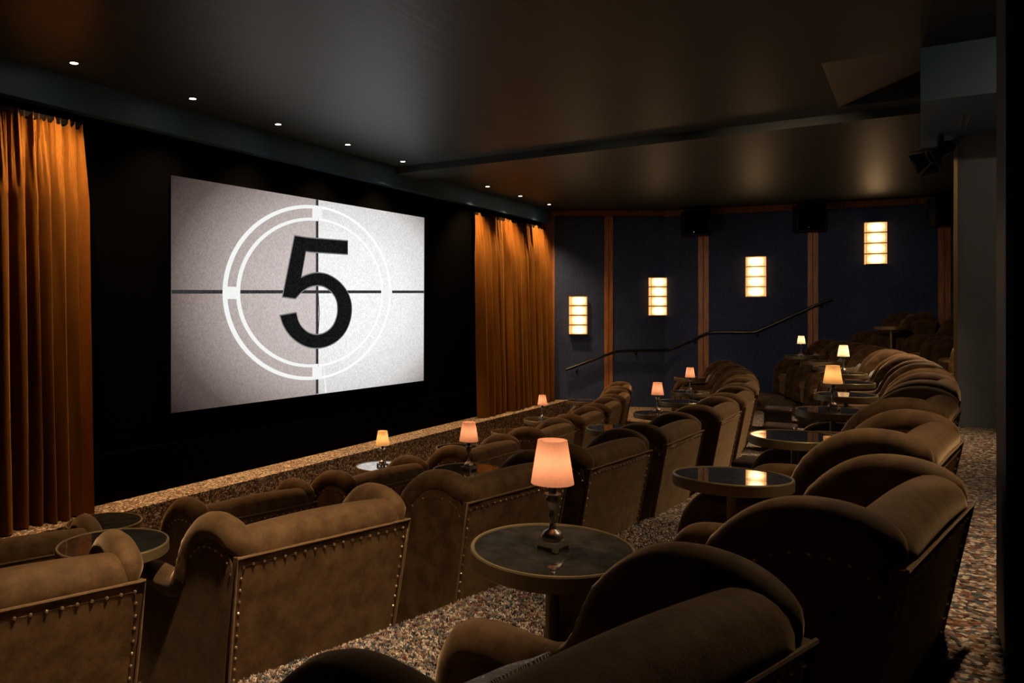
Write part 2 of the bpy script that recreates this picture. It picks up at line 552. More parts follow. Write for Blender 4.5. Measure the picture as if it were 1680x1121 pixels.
# ------------------------------------------------------------------ projection screen with the countdown frame
scr = thing('projection_screen', 'wide projection screen showing a film countdown frame with the numeral 5', 'screen', (7.86, 6.5, -1.05))
def loc_s(X, z): return (X - 7.86, z + 1.05)
def flat(poly, y, th=.002):
    bm = bmesh.new()
    q = [loc_s(*p) for p in poly]
    a = [bm.verts.new((x, y, z)) for x, z in q]; b = [bm.verts.new((x, y + th, z)) for x, z in q]
    n = len(q)
    bm.faces.new(a); bm.faces.new(b[::-1])
    for i in range(n): bm.faces.new((a[i], b[i], b[(i + 1) % n], a[(i + 1) % n]))
    return bm
def grain_emit(name, col, amt=.25, base=1.0):
    m, nt, b = mat(name)
    w = nt.nodes.new('ShaderNodeTexWhiteNoise')
    v = coords(nt, 'Object', (62, 1, 62)); sn = nt.nodes.new('ShaderNodeVectorMath'); sn.operation = 'FLOOR'
    nt.links.new(v, sn.inputs[0]); nt.links.new(sn.outputs[0], w.inputs['Vector'])
    r = ramp(nt, w.outputs['Value'], [(0, tuple(c * base * (1 - amt) for c in col)), (1, tuple(c * base * (1 + amt) for c in col))])
    b.inputs['Base Color'].default_value = (0, 0, 0, 1); b.inputs['Roughness'].default_value = 1; b.inputs['Specular IOR Level'].default_value = 0
    nt.links.new(r.outputs['Color'], b.inputs['Emission Color']); b.inputs['Emission Strength'].default_value = 1
    return m, nt, b, r
# picture ground: warm grey left half, brighter right half, the frame's own dark corners
m, nt, b, r = grain_emit('film_ground', (1, 1, 1), .13)
tc = nt.nodes.new('ShaderNodeTexCoord'); sx = nt.nodes.new('ShaderNodeSeparateXYZ'); nt.links.new(tc.outputs['Object'], sx.inputs[0])
def mnode(op, a, bb, c=None):
    n = nt.nodes.new('ShaderNodeMath'); n.operation = op
    for i, q in enumerate((a, bb, c)):
        if q is None: continue
        if isinstance(q, (int, float)): n.inputs[i].default_value = q
        else: nt.links.new(q, n.inputs[i])
    return n.outputs[0]
side = mnode('GREATER_THAN', sx.outputs[0], 7.76 - 7.86)
halves = nt.nodes.new('ShaderNodeMix'); halves.data_type = 'RGBA'
nt.links.new(side, halves.inputs[0]); halves.inputs[6].default_value = (.60, .53, .51, 1); halves.inputs[7].default_value = (.88, .88, .88, 1)
ex = mnode('DIVIDE', mnode('SUBTRACT', sx.outputs[0], .62), 3.15)
ez = mnode('DIVIDE', mnode('SUBTRACT', sx.outputs[2], 1.28), 1.85)
dist = mnode('SQRT', mnode('ADD', mnode('MULTIPLY', ex, ex), mnode('MULTIPLY', ez, ez)), None)
vg = ramp(nt, mnode('MULTIPLY', dist, .8), [(0, (1.08, 1.08, 1.08)), (.34, (1, 1, 1)), (.56, (.78, .76, .75)), (.70, (.42, .38, .36)), (.80, (.17, .14, .13)), (.96, (.03, .022, .02))])
m1 = nt.nodes.new('ShaderNodeMix'); m1.data_type = 'RGBA'; m1.blend_type = 'MULTIPLY'; m1.inputs[0].default_value = 1
m2 = nt.nodes.new('ShaderNodeMix'); m2.data_type = 'RGBA'; m2.blend_type = 'MULTIPLY'; m2.inputs[0].default_value = 1
nt.links.new(halves.outputs[2], m1.inputs[6]); nt.links.new(vg.outputs['Color'], m1.inputs[7])
nt.links.new(m1.outputs[2], m2.inputs[6]); nt.links.new(r.outputs['Color'], m2.inputs[7])
nt.links.new(m2.outputs[2], b.inputs['Emission Color'])
M['film'] = m
M['film_white'] = grain_emit('film_white', (.90, .92, .90), .03)[0]
M['film_pale'] = grain_emit('film_pale', (1.0, 1.0, 1.0), .02)[0]
M['film_line'] = grain_emit('film_line', (.035, .035, .035), .3)[0]
M['film_black'] = grain_emit('film_black', (.008, .008, .008), .5)[0]
M['film_edge'] = grain_emit('film_edge', (.20, .20, .20), .1)[0]
mesh_obj('picture_ground', flat([(5.438, 1.414), (10.345, 1.471), (10.325, -1.07), (5.438, -1.046)], .0, .01), M['film'], scr, smooth=False)
xc, zc = 7.76, .249
def hline(x): return .208 + (x - 5.438) * .0216
bm = flat([(5.438, hline(5.438) - .02), (10.33, hline(10.33) - .02), (10.33, hline(10.33) + .02), (5.438, hline(5.438) + .02)], -.002)
mesh_obj('crosshair', bm, M['film_line'], scr, smooth=False)
bm = flat([(7.737, -1.05), (7.785, -1.05), (7.785, 1.44), (7.737, 1.44)], -.002)
mesh_obj('crosshair', bm, M['film_line'], scr, smooth=False)
def ring(cx, cz, rx0, rz0, rx1, rz1, a0, a1, y, n=48):
    bm = bmesh.new()
    th = .002
    prev = None
    for i in range(n + 1):
        a = a0 + (a1 - a0) * i / n
        pts = []
        for (rx, rz) in ((rx0, rz0), (rx1, rz1)):
            x, z = loc_s(cx + rx * math.cos(a), cz + rz * math.sin(a) + .0216 * rx * math.cos(a))
            pts.append(bm.verts.new((x, y, z)))
            pts.append(bm.verts.new((x, y + th, z)))
        if prev:
            bm.faces.new((prev[0], prev[2], pts[2], pts[0])); bm.faces.new((prev[1], pts[1], pts[3], prev[3]))
        prev = pts
    return bm
for (rx0, rz0, wl, wr) in ((1.64, 1.115, .070, .052), (1.435, .955, .062, .044)):
    bm = ring(7.79 - .012, .25, rx0 - wl, rz0 - wl * .62, rx0, rz0, PI / 2, 3 * PI / 2, -.004)
    mesh_obj('countdown_ring', bm, M['film_white'], scr, smooth=False)
    bm = ring(7.79 + .0, .25, rx0 - wr, rz0 - wr * .62, rx0, rz0, -PI / 2, PI / 2, -.004)
    mesh_obj('countdown_ring', bm, M['film_pale'], scr, smooth=False)
for (x0, z0, x1, z1) in ((7.662, 1.200, 7.852, 1.358), (7.662, -.865, 7.852, -.703), (6.145, .145, 6.37, .283), (9.215, .215, 9.449, .338)):
    mesh_obj('ring_marker', flat([(x0, z0), (x1, z0), (x1, z1), (x0, z1)], -.006), M['film_white'], scr, smooth=False)
FIVE = [(7.327, 0.938), (7.653, 0.934), (8.384, 0.955), (8.384, 0.782), (7.699, 0.766), (7.528, 0.767), (7.438, 0.424), (7.583, 0.469), (7.747, 0.497), (7.963, 0.484), (8.178, 0.412), (8.343, 0.303), (8.440, 0.18), (8.474, 0.046), (8.437, -0.123), (8.317, -0.282), (8.137, -0.389), (7.939, -0.445), (7.747, -0.459), (7.56, -0.435), (7.38, -0.370), (7.226, -0.272), (7.119, -0.154), (7.068, -0.046), (7.349, -0.013), (7.389, -0.118), (7.469, -0.203), (7.592, -0.269), (7.747, -0.296), (7.914, -0.273), (8.062, -0.198), (8.148, -0.088), (8.178, 0.038), (8.148, 0.165), (8.047, 0.265), (7.9, 0.330), (7.747, 0.344), (7.583, 0.315), (7.447, 0.251), (7.335, 0.169), (7.111, 0.186)]
def refine(poly, rounds=2, sharp=(0, 2, 3, 5, 6, 23, 24, 39, 40)):
    pts = [(Vector((x, 0, z)), i in sharp) for i, (x, z) in enumerate(poly)]
    out = []
    n = len(pts)
    for i in range(n):
        p0, p1, p2, p3 = pts[i - 1], pts[i], pts[(i + 1) % n], pts[(i + 2) % n]
        out.append(p1[0])
        if (p1[1] and p2[1]) or (p2[0] - p1[0]).length > .45: continue
        a = p0[0] if not p1[1] else p1[0] * 2 - p2[0]
        d = p3[0] if not p2[1] else p2[0] * 2 - p1[0]
        for t in (.25, .5, .75):
            b_, c = p1[0], p2[0]
            out.append(0.5 * ((2 * b_) + (c - a) * t + (2 * a - 5 * b_ + 4 * c - d) * t * t + (3 * b_ - a - 3 * c + d) * t ** 3))
    return [(v.x, v.z) for v in out]
five = refine(FIVE)
mesh_obj('countdown_numeral', flat(five, -.010), M['film_black'], scr, smooth=False)
# thin grey outline of the numeral
def offset(poly, d):
    out = []; n = len(poly)
    for i in range(n):
        a = Vector(poly[i - 1]); b_ = Vector(poly[i]); c = Vector(poly[(i + 1) % n])
        t1 = (b_ - a).normalized(); t2 = (c - b_).normalized()
        n1 = Vector((-t1.y, t1.x)); n2 = Vector((-t2.y, t2.x))
        mm_ = (n1 + n2)
        if mm_.length < 1e-6: mm_ = n1
        mm_.normalize()
        out.append(tuple(b_ + mm_ * d / max(.4, mm_.dot(n1))))
    return out
mesh_obj('numeral_outline', flat(offset(five, .014), -.007), M['film_edge'], scr, smooth=False)
mesh_obj('film_scratch', flat([(7.765, .26), (7.775, .26), (7.80, -.02), (7.775, -.28), (7.768, -.28), (7.787, -.02)], -.0105), M['film_line'], scr, smooth=False)
mesh_obj('film_scratch', flat([(7.87, -.62), (7.884, -.62), (7.95, -1.05), (7.92, -1.05)], -.004), M['film_white'], scr, smooth=False)

# ------------------------------------------------------------------ curtains
def curtain(name, x0, x1, seed, label, wl):
    rnd = random.Random(seed)
    t = thing(name, label, 'curtain', ((x0 + x1) / 2, 6.4, STAGE_Z + .01))
    H = 1.70 - STAGE_Z - .01
    # irregular folds
    folds = []; x = x0
    while x < x1:
        w = wl * (0.6 + rnd.random() * .8); folds.append((x, w, .09 + rnd.random() * .08, rnd.random() * .5 + .75)); x += w
    nx = int((x1 - x0) / wl * 26); nz = 60
    bm = bmesh.new()
    pleat = wl * .42
    grid = []
    for j in range(nz + 1):
        f = j / nz; z = f * H
        top = max(0, (f - .80) / .20); mid = f
        row = []
        for i in range(nx + 1):
            xx = x0 + (x1 - x0) * i / nx
            q = next((g for g in folds if g[0] <= xx < g[0] + g[1]), folds[-1])
            u = (xx - q[0]) / q[1]
            dx = math.sin(f * 3.1 + q[2] * 60) * .012 * (1 - f)
            body = q[2] * (abs(math.sin(PI * u)) ** q[3]) * (1.25 - .35 * f)
            fine = .022 * math.sin(2 * PI * xx / pleat + 3 * math.sin(xx * 5.0)) + .012 * math.sin(2 * PI * xx / (pleat * .37))
            wr = .003 * math.sin(xx * 61 + f * 9) * math.sin(xx * 23)
            y = -(body * (1 - .62 * top) + fine * (top ** .6 if top > 0 else 0) * 1.0 + wr) 
            y -= .05 * (1 - f)
            zt = z + (.035 * math.sin(2 * PI * xx / pleat + 1) * top)
            row.append(bm.verts.new((xx + dx - (x0 + x1) / 2, y + .08, zt)))
        grid.append(row)
    for j in range(nz):
        for i in range(nx):
            bm.faces.new((grid[j][i], grid[j][i + 1], grid[j + 1][i + 1], grid[j + 1][i]))
    bmesh.ops.solidify(bm, geom=bm.faces, thickness=.006)
    mesh_obj('drape', bm, M['curtain'], t, smooth=80)
    bm = bmesh.new()
    box(bm, -(x1 - x0) / 2, (x1 - x0) / 2, .05, .09, H - .02, H + .03)
    mesh_obj('curtain_track', bm, M['black_metal'], t, smooth=False)
    return t
curtain('curtain', 1.2, 4.36, 5, 'ochre velvet curtain hanging left of the screen', .165)
curtain('curtain', 11.93, 14.97, 11, 'ochre velvet curtain hanging between the screen and the oak corner post', .27)

# ------------------------------------------------------------------ downlights
def spot(name, loc, target, energy, angle, blend, col, radius, parent=None):
    l = bpy.data.lights.new(name, 'SPOT'); l.energy = energy; l.spot_size = math.radians(angle); l.spot_blend = blend
    l.color = col; l.shadow_soft_size = radius
    o = bpy.data.objects.new(name, l); link(o)
    d = Vector(target) - Vector(loc)
    q = d.to_track_quat('-Z', 'Y')
    if parent is not None:
        o.parent = parent
        o.location = Vector(loc) - parent.location
    else:
        o.location = loc
    o.rotation_euler = q.to_euler()
    return o
WARM = (1.0, .66, .36)
def downlight_parts(t, r):
    bm = bmesh.new(); lathe(bm, [(r * 1.35, -.004), (r * 1.35, .004), (r * 1.0, .006), (r * 1.0, -.004)], 20, cap=False)
    mesh_obj('bezel', bm, M['black_metal'], t)
    bm = bmesh.new(); lathe(bm, [(r * .98, -.003), (r * .98, .003)], 20)
    mesh_obj('lens', bm, M['led'], t, smooth=False)
places = ['far left, above the left curtain', 'second from the left, above the screen corner', 'third from the left, above the screen', 'fourth from the left, above the numeral', 'fifth from the left, just before the ceiling beam',
          'first beyond the ceiling beam', 'second beyond the ceiling beam', 'third beyond the beam, by the far wall']
for (x, y), pl in zip(((4.02, 6.04), (5.33, 6.06), (6.58, 6.08), (7.86, 6.08), (9.16, 6.11), (11.76, 6.13), (13.05, 6.13), (14.37, 6.13)), places):
    zz = CEIL
    t = thing('downlight', 'small lit recessed downlight, ' + pl, 'downlight', (x, y, zz - .003), 0, 'downlights along the soffit')
    downlight_parts(t, .034)
    spot('downlight_lamp', (x, y, zz - .03), (x, y + .06, -1.8), 340, 108, 1.0, (1.0, .60, .27), .03, t)

# ------------------------------------------------------------------ wall sconces
def make_sconce():
    t = thing('wall_sconce', '', 'wall light')
    W, D, H = .36, .10, .80
    bm = bmesh.new()
    box(bm, -W / 2 - .012, W / 2 + .012, .0, .012, 0, H)
    mesh_obj('back_plate', bm, M['brass'], t, smooth=False)
    h = H / 4
    for i in range(4):
        bm = bmesh.new()
        prof = [(-W / 2, .012), (-W / 2, D * .62), (-W / 2 + .03, D), (W / 2 - .03, D), (W / 2, D * .62), (W / 2, .012)]
        a = [bm.verts.new((x, y, i * h + .012)) for x, y in prof]; b_ = [bm.verts.new((x, y, (i + 1) * h - .012)) for x, y in prof]
        n = len(prof)
        bm.faces.new(a[::-1]); bm.faces.new(b_)
        for q in range(n): bm.faces.new((a[q], a[(q + 1) % n], b_[(q + 1) % n], b_[q]))
        mesh_obj('glass_band', bm, M['sconce_glass'], t, smooth=False)
    bm = bmesh.new()
    for i in range(5):
        z = min(max(i * h, .006), H - .006)
        s = .006 if i in (0, 4) else .0
        box(bm, -W / 2 - .006 + s * 3, W / 2 + .006 - s * 3, .0, D + .006, z - .009, z + .009)
    for sx_ in (-1, 1):
        box(bm, sx_ * (W / 2 - .02) - .003, sx_ * (W / 2 - .02) + .003, D + .001, D + .006, 0, H)
    mesh_obj('brass_frame', bm, M['brass'], t, smooth=False)
    return t
sc0 = make_sconce()
slab = ['lit four-band glass sconce nearest the curtain, lowest on the wall', 'lit four-band glass sconce second from the curtain', 'lit four-band glass sconce above the handrail bend, third from the curtain', 'lit four-band glass sconce highest on the wall, at right']
for i, (x, y, z0) in enumerate(((15.54, 5.99, -.47), (16.44, 4.60, -.08), (16.78, 2.75, .30), (17.09, .71, .89))):
    t = sc0 if i == 0 else copy_tree(sc0)
    d = ((W1[0] - W0[0]) / L1, (W1[1] - W0[1]) / L1) if y > 4.5 else WD
    # local +y must point into the room
    nx, ny = d[1], -d[0]
    if nx > 0: nx, ny = -nx, -ny
    t.location = (x + nx * .002, y + ny * .002, z0)
    t.rotation_euler = (0, 0, math.atan2(ny, nx) - PI / 2)
    tag(t, slab[i], 'wall light', 'stepped sconces on the blue wall')

# ------------------------------------------------------------------ handrail
hp = [(15.44, 6.14, -1.17), (15.97, 5.33, -.81), (16.54, 4.36, -.78), (16.65, 3.59, -.41), (16.78, 2.75, -.40), (16.97, 1.52, .22)]
def inward(p, k):
    d = ((W1[0] - W0[0]) / L1, (W1[1] - W0[1]) / L1) if p[1] > 4.5 else WD
    nx, ny = d[1], -d[0]
    if nx > 0: nx, ny = -nx, -ny
    return (p[0] + nx * k, p[1] + ny * k, p[2])
t = thing('handrail', 'black metal handrail stepping up the blue side wall', 'handrail', (16.5, 4.4, -.8))
def rel(p): return (p[0] - 16.5, p[1] - 4.4, p[2] + .8)
pts = []
raw = [Vector(inward(p, .09)) for p in hp]
raw = [raw[0] + Vector((-.05, .07, -.03))] + raw + [raw[-1] + Vector((.02, -.10, .015))]
path = [raw[0]]
for i in range(1, len(raw) - 1):
    a, b_, c = raw[i - 1], raw[i], raw[i + 1]
    da = (a - b_).normalized() * .10 if (a - b_).length > .25 else (a - b_) * .4
    dc = (c - b_).normalized() * .10 if (c - b_).length > .25 else (c - b_) * .4
    for k_ in range(5):
        s = k_ / 4
        path.append((b_ + da) * (1 - s) ** 2 + b_ * 2 * s * (1 - s) + (b_ + dc) * s * s)
path.append(raw[-1])
bm = bmesh.new(); tube(bm, [rel(p) for p in path], .028, 12)
mesh_obj('rail', bm, M['black_metal'], t)
for p in ((15.53, 6.01, -1.17), (16.19, 4.98, -.79), (16.61, 3.88, -.55), (16.79, 2.72, -.40), (16.96, 1.6, .18)):
    bm = bmesh.new()
    a, b_ = Vector(inward(p, .09)), Vector(inward(p, .0))
    tube(bm, [rel(a), rel((a + Vector((0, 0, -.06)))), rel(b_ + Vector((0, 0, -.075)))], .010, 8)
    q = Vector(rel(inward(p, .012))) + Vector((0, 0, -.075))
    bmesh.ops.create_uvsphere(bm, u_segments=12, v_segments=8, radius=.03, matrix=Matrix.Translation(q))
    mesh_obj('rail_bracket', bm, M['black_metal'], t)

# ------------------------------------------------------------------ wall speakers
def make_speaker():
    t = thing('wall_speaker', '', 'speaker')
    bm = bmesh.new()
    a = [(-.29, 0), (.29, 0), (.25, .34), (-.25, .34)]
    v0 = [bm.verts.new((x, y, -.25)) for x, y in a]; v1 = [bm.verts.new((x, y + (.03 if y > 0 else 0), .25)) for x, y in a]
    bm.faces.new(v0[::-1]); bm.faces.new(v1)
    for i in range(4): bm.faces.new((v0[i], v0[(i + 1) % 4], v1[(i + 1) % 4], v1[i]))
    bmesh.ops.bevel(bm, geom=list(bm.edges), offset=.02, segments=2, affect='EDGES')
    cab = mesh_obj('cabinet', bm, M['speaker'], t)
    bm = bmesh.new(); box(bm, -.225, .225, .345, .36, -.22, .22, .008)
    gr = o = mesh_obj('grille', bm, M['black'], cab); o.rotation_euler = (-.055, 0, 0)
    bm = bmesh.new(); lathe(bm, [(.014, 0), (.014, .004)], 12)
    o = mesh_obj('badge', bm, M['chrome'], cab); o.location = (.05, .352, -.20); o.rotation_euler = (-PI / 2, 0, 0)
    bm = bmesh.new(); box(bm, -.06, .06, -.06, .01, -.06, .06)
    mesh_obj('mount_bracket', bm, M['black_metal'], t, smooth=False)
    return t
sp0 = make_speaker()
spl = ['black box speaker on the wall above the second sconce', 'black box speaker on the wall between the third and fourth sconces', 'black box speaker on the wall beside the slate pier']
for i, (x, y) in enumerate(((16.61, 3.86), (16.92, 1.83), (17.25, -.36))):
    t = sp0 if i == 0 else copy_tree(sp0)
    nx, ny = WD[1], -WD[0]
    t.location = (x + nx * .075, y + ny * .075, 1.80)
    t.rotation_euler = (0, 0, math.atan2(ny, nx) - PI / 2 + .12)
    tag(t, spl[i], 'speaker', 'speakers under the wall cornice')

# ------------------------------------------------------------------ armchair
CHW = .475
WPATH = [(.045, .93), (.062, .98), (.105, 1.012), (.17, 1.026), (.25, 1.024), (.32, 1.002), (.385, .958), (.445, .895), (.482, .825), (.515, .755), (.565, .70), (.64, .675), (.73, .668), (.85, .664), (.94, .642), (.995, .575), (1.025, .47), (1.045, .33), (1.055, .22), (1.055, .12)]
def beads(bm, pts, step, rad):
    # a studded strip: domed heads on a fine thread, one continuous piece
    out = []; rr = []; acc = step * .5
    ln = [0.0]
    for a, b_ in zip(pts, pts[1:]): ln.append(ln[-1] + (b_ - a).length)
    def at(d):
        for i in range(len(pts) - 1):
            if d <= ln[i + 1] or i == len(pts) - 2:
                k = (d - ln[i]) / max(1e-9, ln[i + 1] - ln[i]); return pts[i].lerp(pts[i + 1], k)
    d = step * .4
    while d < ln[-1] - rad:
        for off, f in ((-1.02, .05), (-.8, .6), (-.45, .9), (0, 1.0), (.45, .9), (.8, .6), (1.02, .05)):
            out.append(at(d + off * rad)); rr.append(rad * f)
        d += step
    tube(bm, out, rr, 8)

def make_armchair():
    t = thing('armchair', '', 'armchair')
    V = M['velvet']
    # outer back panel
    bm = bmesh.new()
    def px(z): return .45 + .025 * (z - .1) / .85
    def py(z): return .16 - .16 * (z - .1) / .85
    n = 10
    g = []
    for j in range(n + 1):
        z = .1 + .85 * j / n
        g.append([bm.verts.new((px(z) * (-1 + 2 * i / 12), py(z) - .012 * math.cos(PI * (-.5 + i / 12)) * math.sin(PI * j / n), z)) for i in range(13)])
    for j in range(n):
        for i in range(12):
            bm.faces.new((g[j][i], g[j][i + 1], g[j + 1][i + 1], g[j + 1][i]))
    r_ = bmesh.ops.extrude_face_region(bm, geom=list(bm.faces))
    bmesh.ops.translate(bm, verts=[v for v in r_['geom'] if isinstance(v, bmesh.types.BMVert)], vec=(0, .03, 0))
    BP = mesh_obj('back_panel', bm, V, t)
    # rolled top of the back
    bm = bmesh.new()
    pts = []; rr = []
    m_ = 26
    for i in range(m_ + 1):
        s = -1 + 2 * i / m_
        e = max(0, (abs(s) - .80) / .20)
        rr.append(.094 * math.sqrt(max(.02, 1 - e ** 2.2 * .95)))
        pts.append((s * .455, .087, .953 + .018 * math.cos(s * PI / 2) - .03 * e * e))
    rings = tube(bm, pts, rr, 20, up=Vector((0, 0, 1)))
    mesh_obj('top_roll', bm, V, t)
    # inner back
    bm = bmesh.new()
    def lean(p):
        p.y += -.10 * (p.z - .45) / .5
        return p
    soft_box(bm, (0, .27, .66), (.385, .085, .31), .06, 5, (0, .04, 0), lean)
    mesh_obj('inner_back', bm, V, t)
    # seat base and front border
    bm = bmesh.new()
    soft_box(bm, (0, .59, .215), (.40, .42, .115), .03, 4)
    mesh_obj('seat_base', bm, V, t)
    bm = bmesh.new()
    soft_box(bm, (0, .66, .385), (.375, .37, .07), .05, 5, (0, 0, .03))
    mesh_obj('seat_cushion', bm, V, t)
    # wings running into the arms
    path = smooth_path([(0, y, z) for y, z in WPATH], 4)
    for sgn in (-1, 1):
        bm = bmesh.new()
        # slab under the roll
        top = [(p.y, p.z) for p in path if p.z > .13]
        poly = [(.185, .11)] + [(.09, .60), (.035, .86)] + [(a, b_ - .03) for a, b_ in top[1:]] + [(1.035, .11)]
        # build as strips so the slab can flare outward with depth
        xo = lambda y, z: CHW + .02 * max(0, (y - .1)) + .018 * max(0, (z - .5)) * (1 if y > .2 else y * 5) - .025 * max(0, (.95 - z) / .85) * max(0, 1 - y / .3)
        xi = lambda y, z: .375 + .02 * max(0, y - .1)
        A = [bm.verts.new((sgn * xo(y, z), y, z)) for y, z in poly]
        B = [bm.verts.new((sgn * xi(y, z), y, z)) for y, z in poly]
        nn = len(poly)
        bm.faces.new(A if sgn > 0 else A[::-1]); bm.faces.new(B[::-1] if sgn > 0 else B)
        for i in range(nn): bm.faces.new((A[i], B[i], B[(i + 1) % nn], A[(i + 1) % nn]))
        # the roll
        pp = []; rad = []
        L = len(path)
        for i, p in enumerate(path):
            s = i / (L - 1)
            cxx = .425 + .022 * min(1, max(0, (p.y) / .5))
            wv = .0013 * math.sin(i * 2.3) if .42 < p.y < .62 else 0
            pp.append((sgn * cxx, p.y, p.z))
            r1 = .062 * min(1, .55 + s * 8)
            if s > .72: r1 *= 1 - .25 * (s - .72) / .28
            rad.append(r1 + wv)
        tube(bm, pp, rad, 16, sx=1.12)
        WA = mesh_obj('wing_arm', bm, V, t)
        # nailheads following the wing on its outer side
        bm = bmesh.new()
        line = [Vector((sgn * (xo(p.y, p.z - .08) + .0005), p.y + .004, p.z - .078)) for p in path if p.y < .46]
        beads(bm, line, .05, .0058)
        mesh_obj('nailhead_trim', bm, M['nail'], WA)
    # piping round the back panel
    bm = bmesh.new()
    tube(bm, [(-px(z), py(z) - .006, z) for z in (.1, .4, .7, .95)] + [(px(z), py(z) - .006, z) for z in (.95, .7, .4, .1)], .0065, 6)
    mesh_obj('piping', bm, M['piping'], BP)
    # nailheads: one row across the top seam, one down each edge
    bm = bmesh.new()
    def bow(x, z): return py(z) - .012 * math.cos(PI * x / .95) * math.sin(PI * (z - .1) / .85)
    L_ = [Vector((-(px(z) - .024), bow(px(z) - .024, z) - .002, z)) for z in [.12 + .785 * i / 12 for i in range(13)]]
    T_ = [Vector((x, bow(x, .912) - .004, .912)) for x in [-.44 + .88 * i / 16 for i in range(17)]]
    R_ = [Vector((-p.x, p.y, p.z)) for p in L_[::-1]]
    beads(bm, L_[:-1] + T_ + R_[1:], .052, .0068)
    mesh_obj('nailhead_trim', bm, M['nail'], BP)
    # feet
    for sx_ in (-1, 1):
        for yy in (.22, .9):
            bm = bmesh.new(); lathe(bm, [(.018, 0), (.024, .03), (.028, .11)], 12, sx_ * .36, yy)
            mesh_obj('leg', bm, M['leg_wood'], t)
    return t

def make_table():
    t = thing('round_table', '', 'table')
    H = .85
    bm = bmesh.new(); lathe(bm, [(.246, H - .012), (.246, H)], 64)
    mesh_obj('mirror_top', bm, M['mirror'], t, smooth=30)
    bm = bmesh.new()
    lathe(bm, [(.247, H - .006), (.249, H + .003), (.257, H + .003), (.260, H - .002), (.260, H - .046), (.256, H - .05), (.246, H - .05), (.246, H - .006)], 64, cap=False)
    mesh_obj('metal_rim', bm, M['rim'], t, smooth=30)
    bm = bmesh.new(); lathe(bm, [(.0, H - .045), (.246, H - .045), (.246, H - .013), (.0, H - .013)], 32, cap=False)
    mesh_obj('under_tray', bm, M['black_metal'], t, smooth=30)
    bm = bmesh.new(); lathe(bm, [(.022, .012), (.022, H - .045)], 20)
    mesh_obj('pole', bm, M['rim'], t, smooth=30)
    bm = bmesh.new(); lathe(bm, [(.17, .0), (.17, .008), (.15, .014), (.03, .02), (.022, .03)], 40)
    mesh_obj('base', bm, M['rim'], t, smooth=30)
    return t

def make_lamp(shade, energy):
    t = thing('table_lamp', '', 'lamp')
    G = M['gunmetal']
    bm = bmesh.new()
    box(bm, -.043, .043, -.043, .043, .010, .027, .002)
    for sx_ in (-1, 1):
        for sy in (-1, 1):
            x0, x1 = sorted((sx_ * .043, sx_ * .028)); y0, y1 = sorted((sy * .043, sy * .028))
            box(bm, x0, x1, y0, y1, 0, .012)
    mesh_obj('square_base', bm, G, t, smooth=20)
    bm = bmesh.new()
    lathe(bm, [(.035, .027), (.036, .032), (.034, .040), (.026, .052), (.013, .060), (.010, .066), (.0115, .070), (.008, .075), (.007, .082), (.0105, .092), (.0115, .100), (.0105, .108),
               (.007, .116), (.008, .124), (.012, .128), (.014, .136), (.019, .144), (.020, .158), (.016, .163), (.015, .166)], 28)
    mesh_obj('turned_stem', bm, G, t, smooth=50)
    bm = bmesh.new(); lathe(bm, [(.012, .166), (.026, .170), (.0265, .172), (.013, .173)], 28)
    mesh_obj('drip_collar', bm, M['chrome'], t, smooth=40)
    bm = bmesh.new(); lathe(bm, [(.0125, .173), (.0125, .215), (.008, .222)], 20)
    mesh_obj('lamp_holder', bm, M['black_metal'], t, smooth=40)
    bm = bmesh.new()
    lathe(bm, [(.068, .205), (.0465, .342)], 40, cap=False)
    LS = mesh_obj('lamp_shade', bm, M[shade], t, smooth=60)
    bm = bmesh.new()
    for a in range(3):
        aa = a * 2.094
        tube(bm, [(0, 0, .32), (.047 * math.cos(aa), .047 * math.sin(aa), .336)], .0012, 5)
    tube(bm, [(0, 0, .22), (0, 0, .325)], .0018, 6)
    mesh_obj('shade_carrier', bm, M['gunmetal'], LS)
    l = bpy.data.lights.new('lamp_bulb', 'POINT'); l.energy = energy * .42; l.color = (1, .70, .44); l.shadow_soft_size = .018
    lo = bpy.data.objects.new('lamp_bulb', l); link(lo, t); lo.location = (0, 0, .268)
    return t

def pillow_mesh(hx, hz):
    bm = bmesh.new()
    n = 14; g = {}
    for side in (-1, 1):
        for i in range(n + 1):
            for j in range(n + 1):
                u, v = -1 + 2 * i / n, -1 + 2 * j / n
                if side == 1 and (abs(u) == 1 or abs(v) == 1):
                    g[(1, i, j)] = g[(-1, i, j)]; continue
                pinch = 1 - .10 * (1 - u * u) * abs(v) ** 6 - 0
                x = u * hx * (1 - .05 * (1 - v * v)); z = v * hz * (1 - .07 * (1 - u * u))
                th = .062 * ((1 - u ** 4) * (1 - v ** 4)) ** .6
                g[(side, i, j)] = bm.verts.new((x, side * th, z + hz))
    for side in (-1, 1):
        for i in range(n):
            for j in range(n):
                bm.faces.new([g[(side, a, b_)] for a, b_ in ((i, j), (i + 1, j), (i + 1, j + 1), (i, j + 1))])
    return bm
m, nt, b = mat('embossed_cushion')
w = nt.nodes.new('ShaderNodeTexWave'); w.inputs['Scale'].default_value = 30; w.inputs['Distortion'].default_value = 18; w.inputs['Detail'].default_value = 1; w.inputs['Detail Scale'].default_value = .6
nt.links.new(coords(nt, 'Object'), w.inputs['Vector'])
r = ramp(nt, w.outputs['Fac'], [(.2, (.15, .098, .055)), (.8, (.20, .135, .078))])
nt.links.new(r.outputs['Color'], b.inputs['Base Color']); b.inputs['Roughness'].default_value = .55; b.inputs['Sheen Weight'].default_value = .5
bump(nt, b, w.outputs['Fac'], .6, .004)
M['cushion'] = m

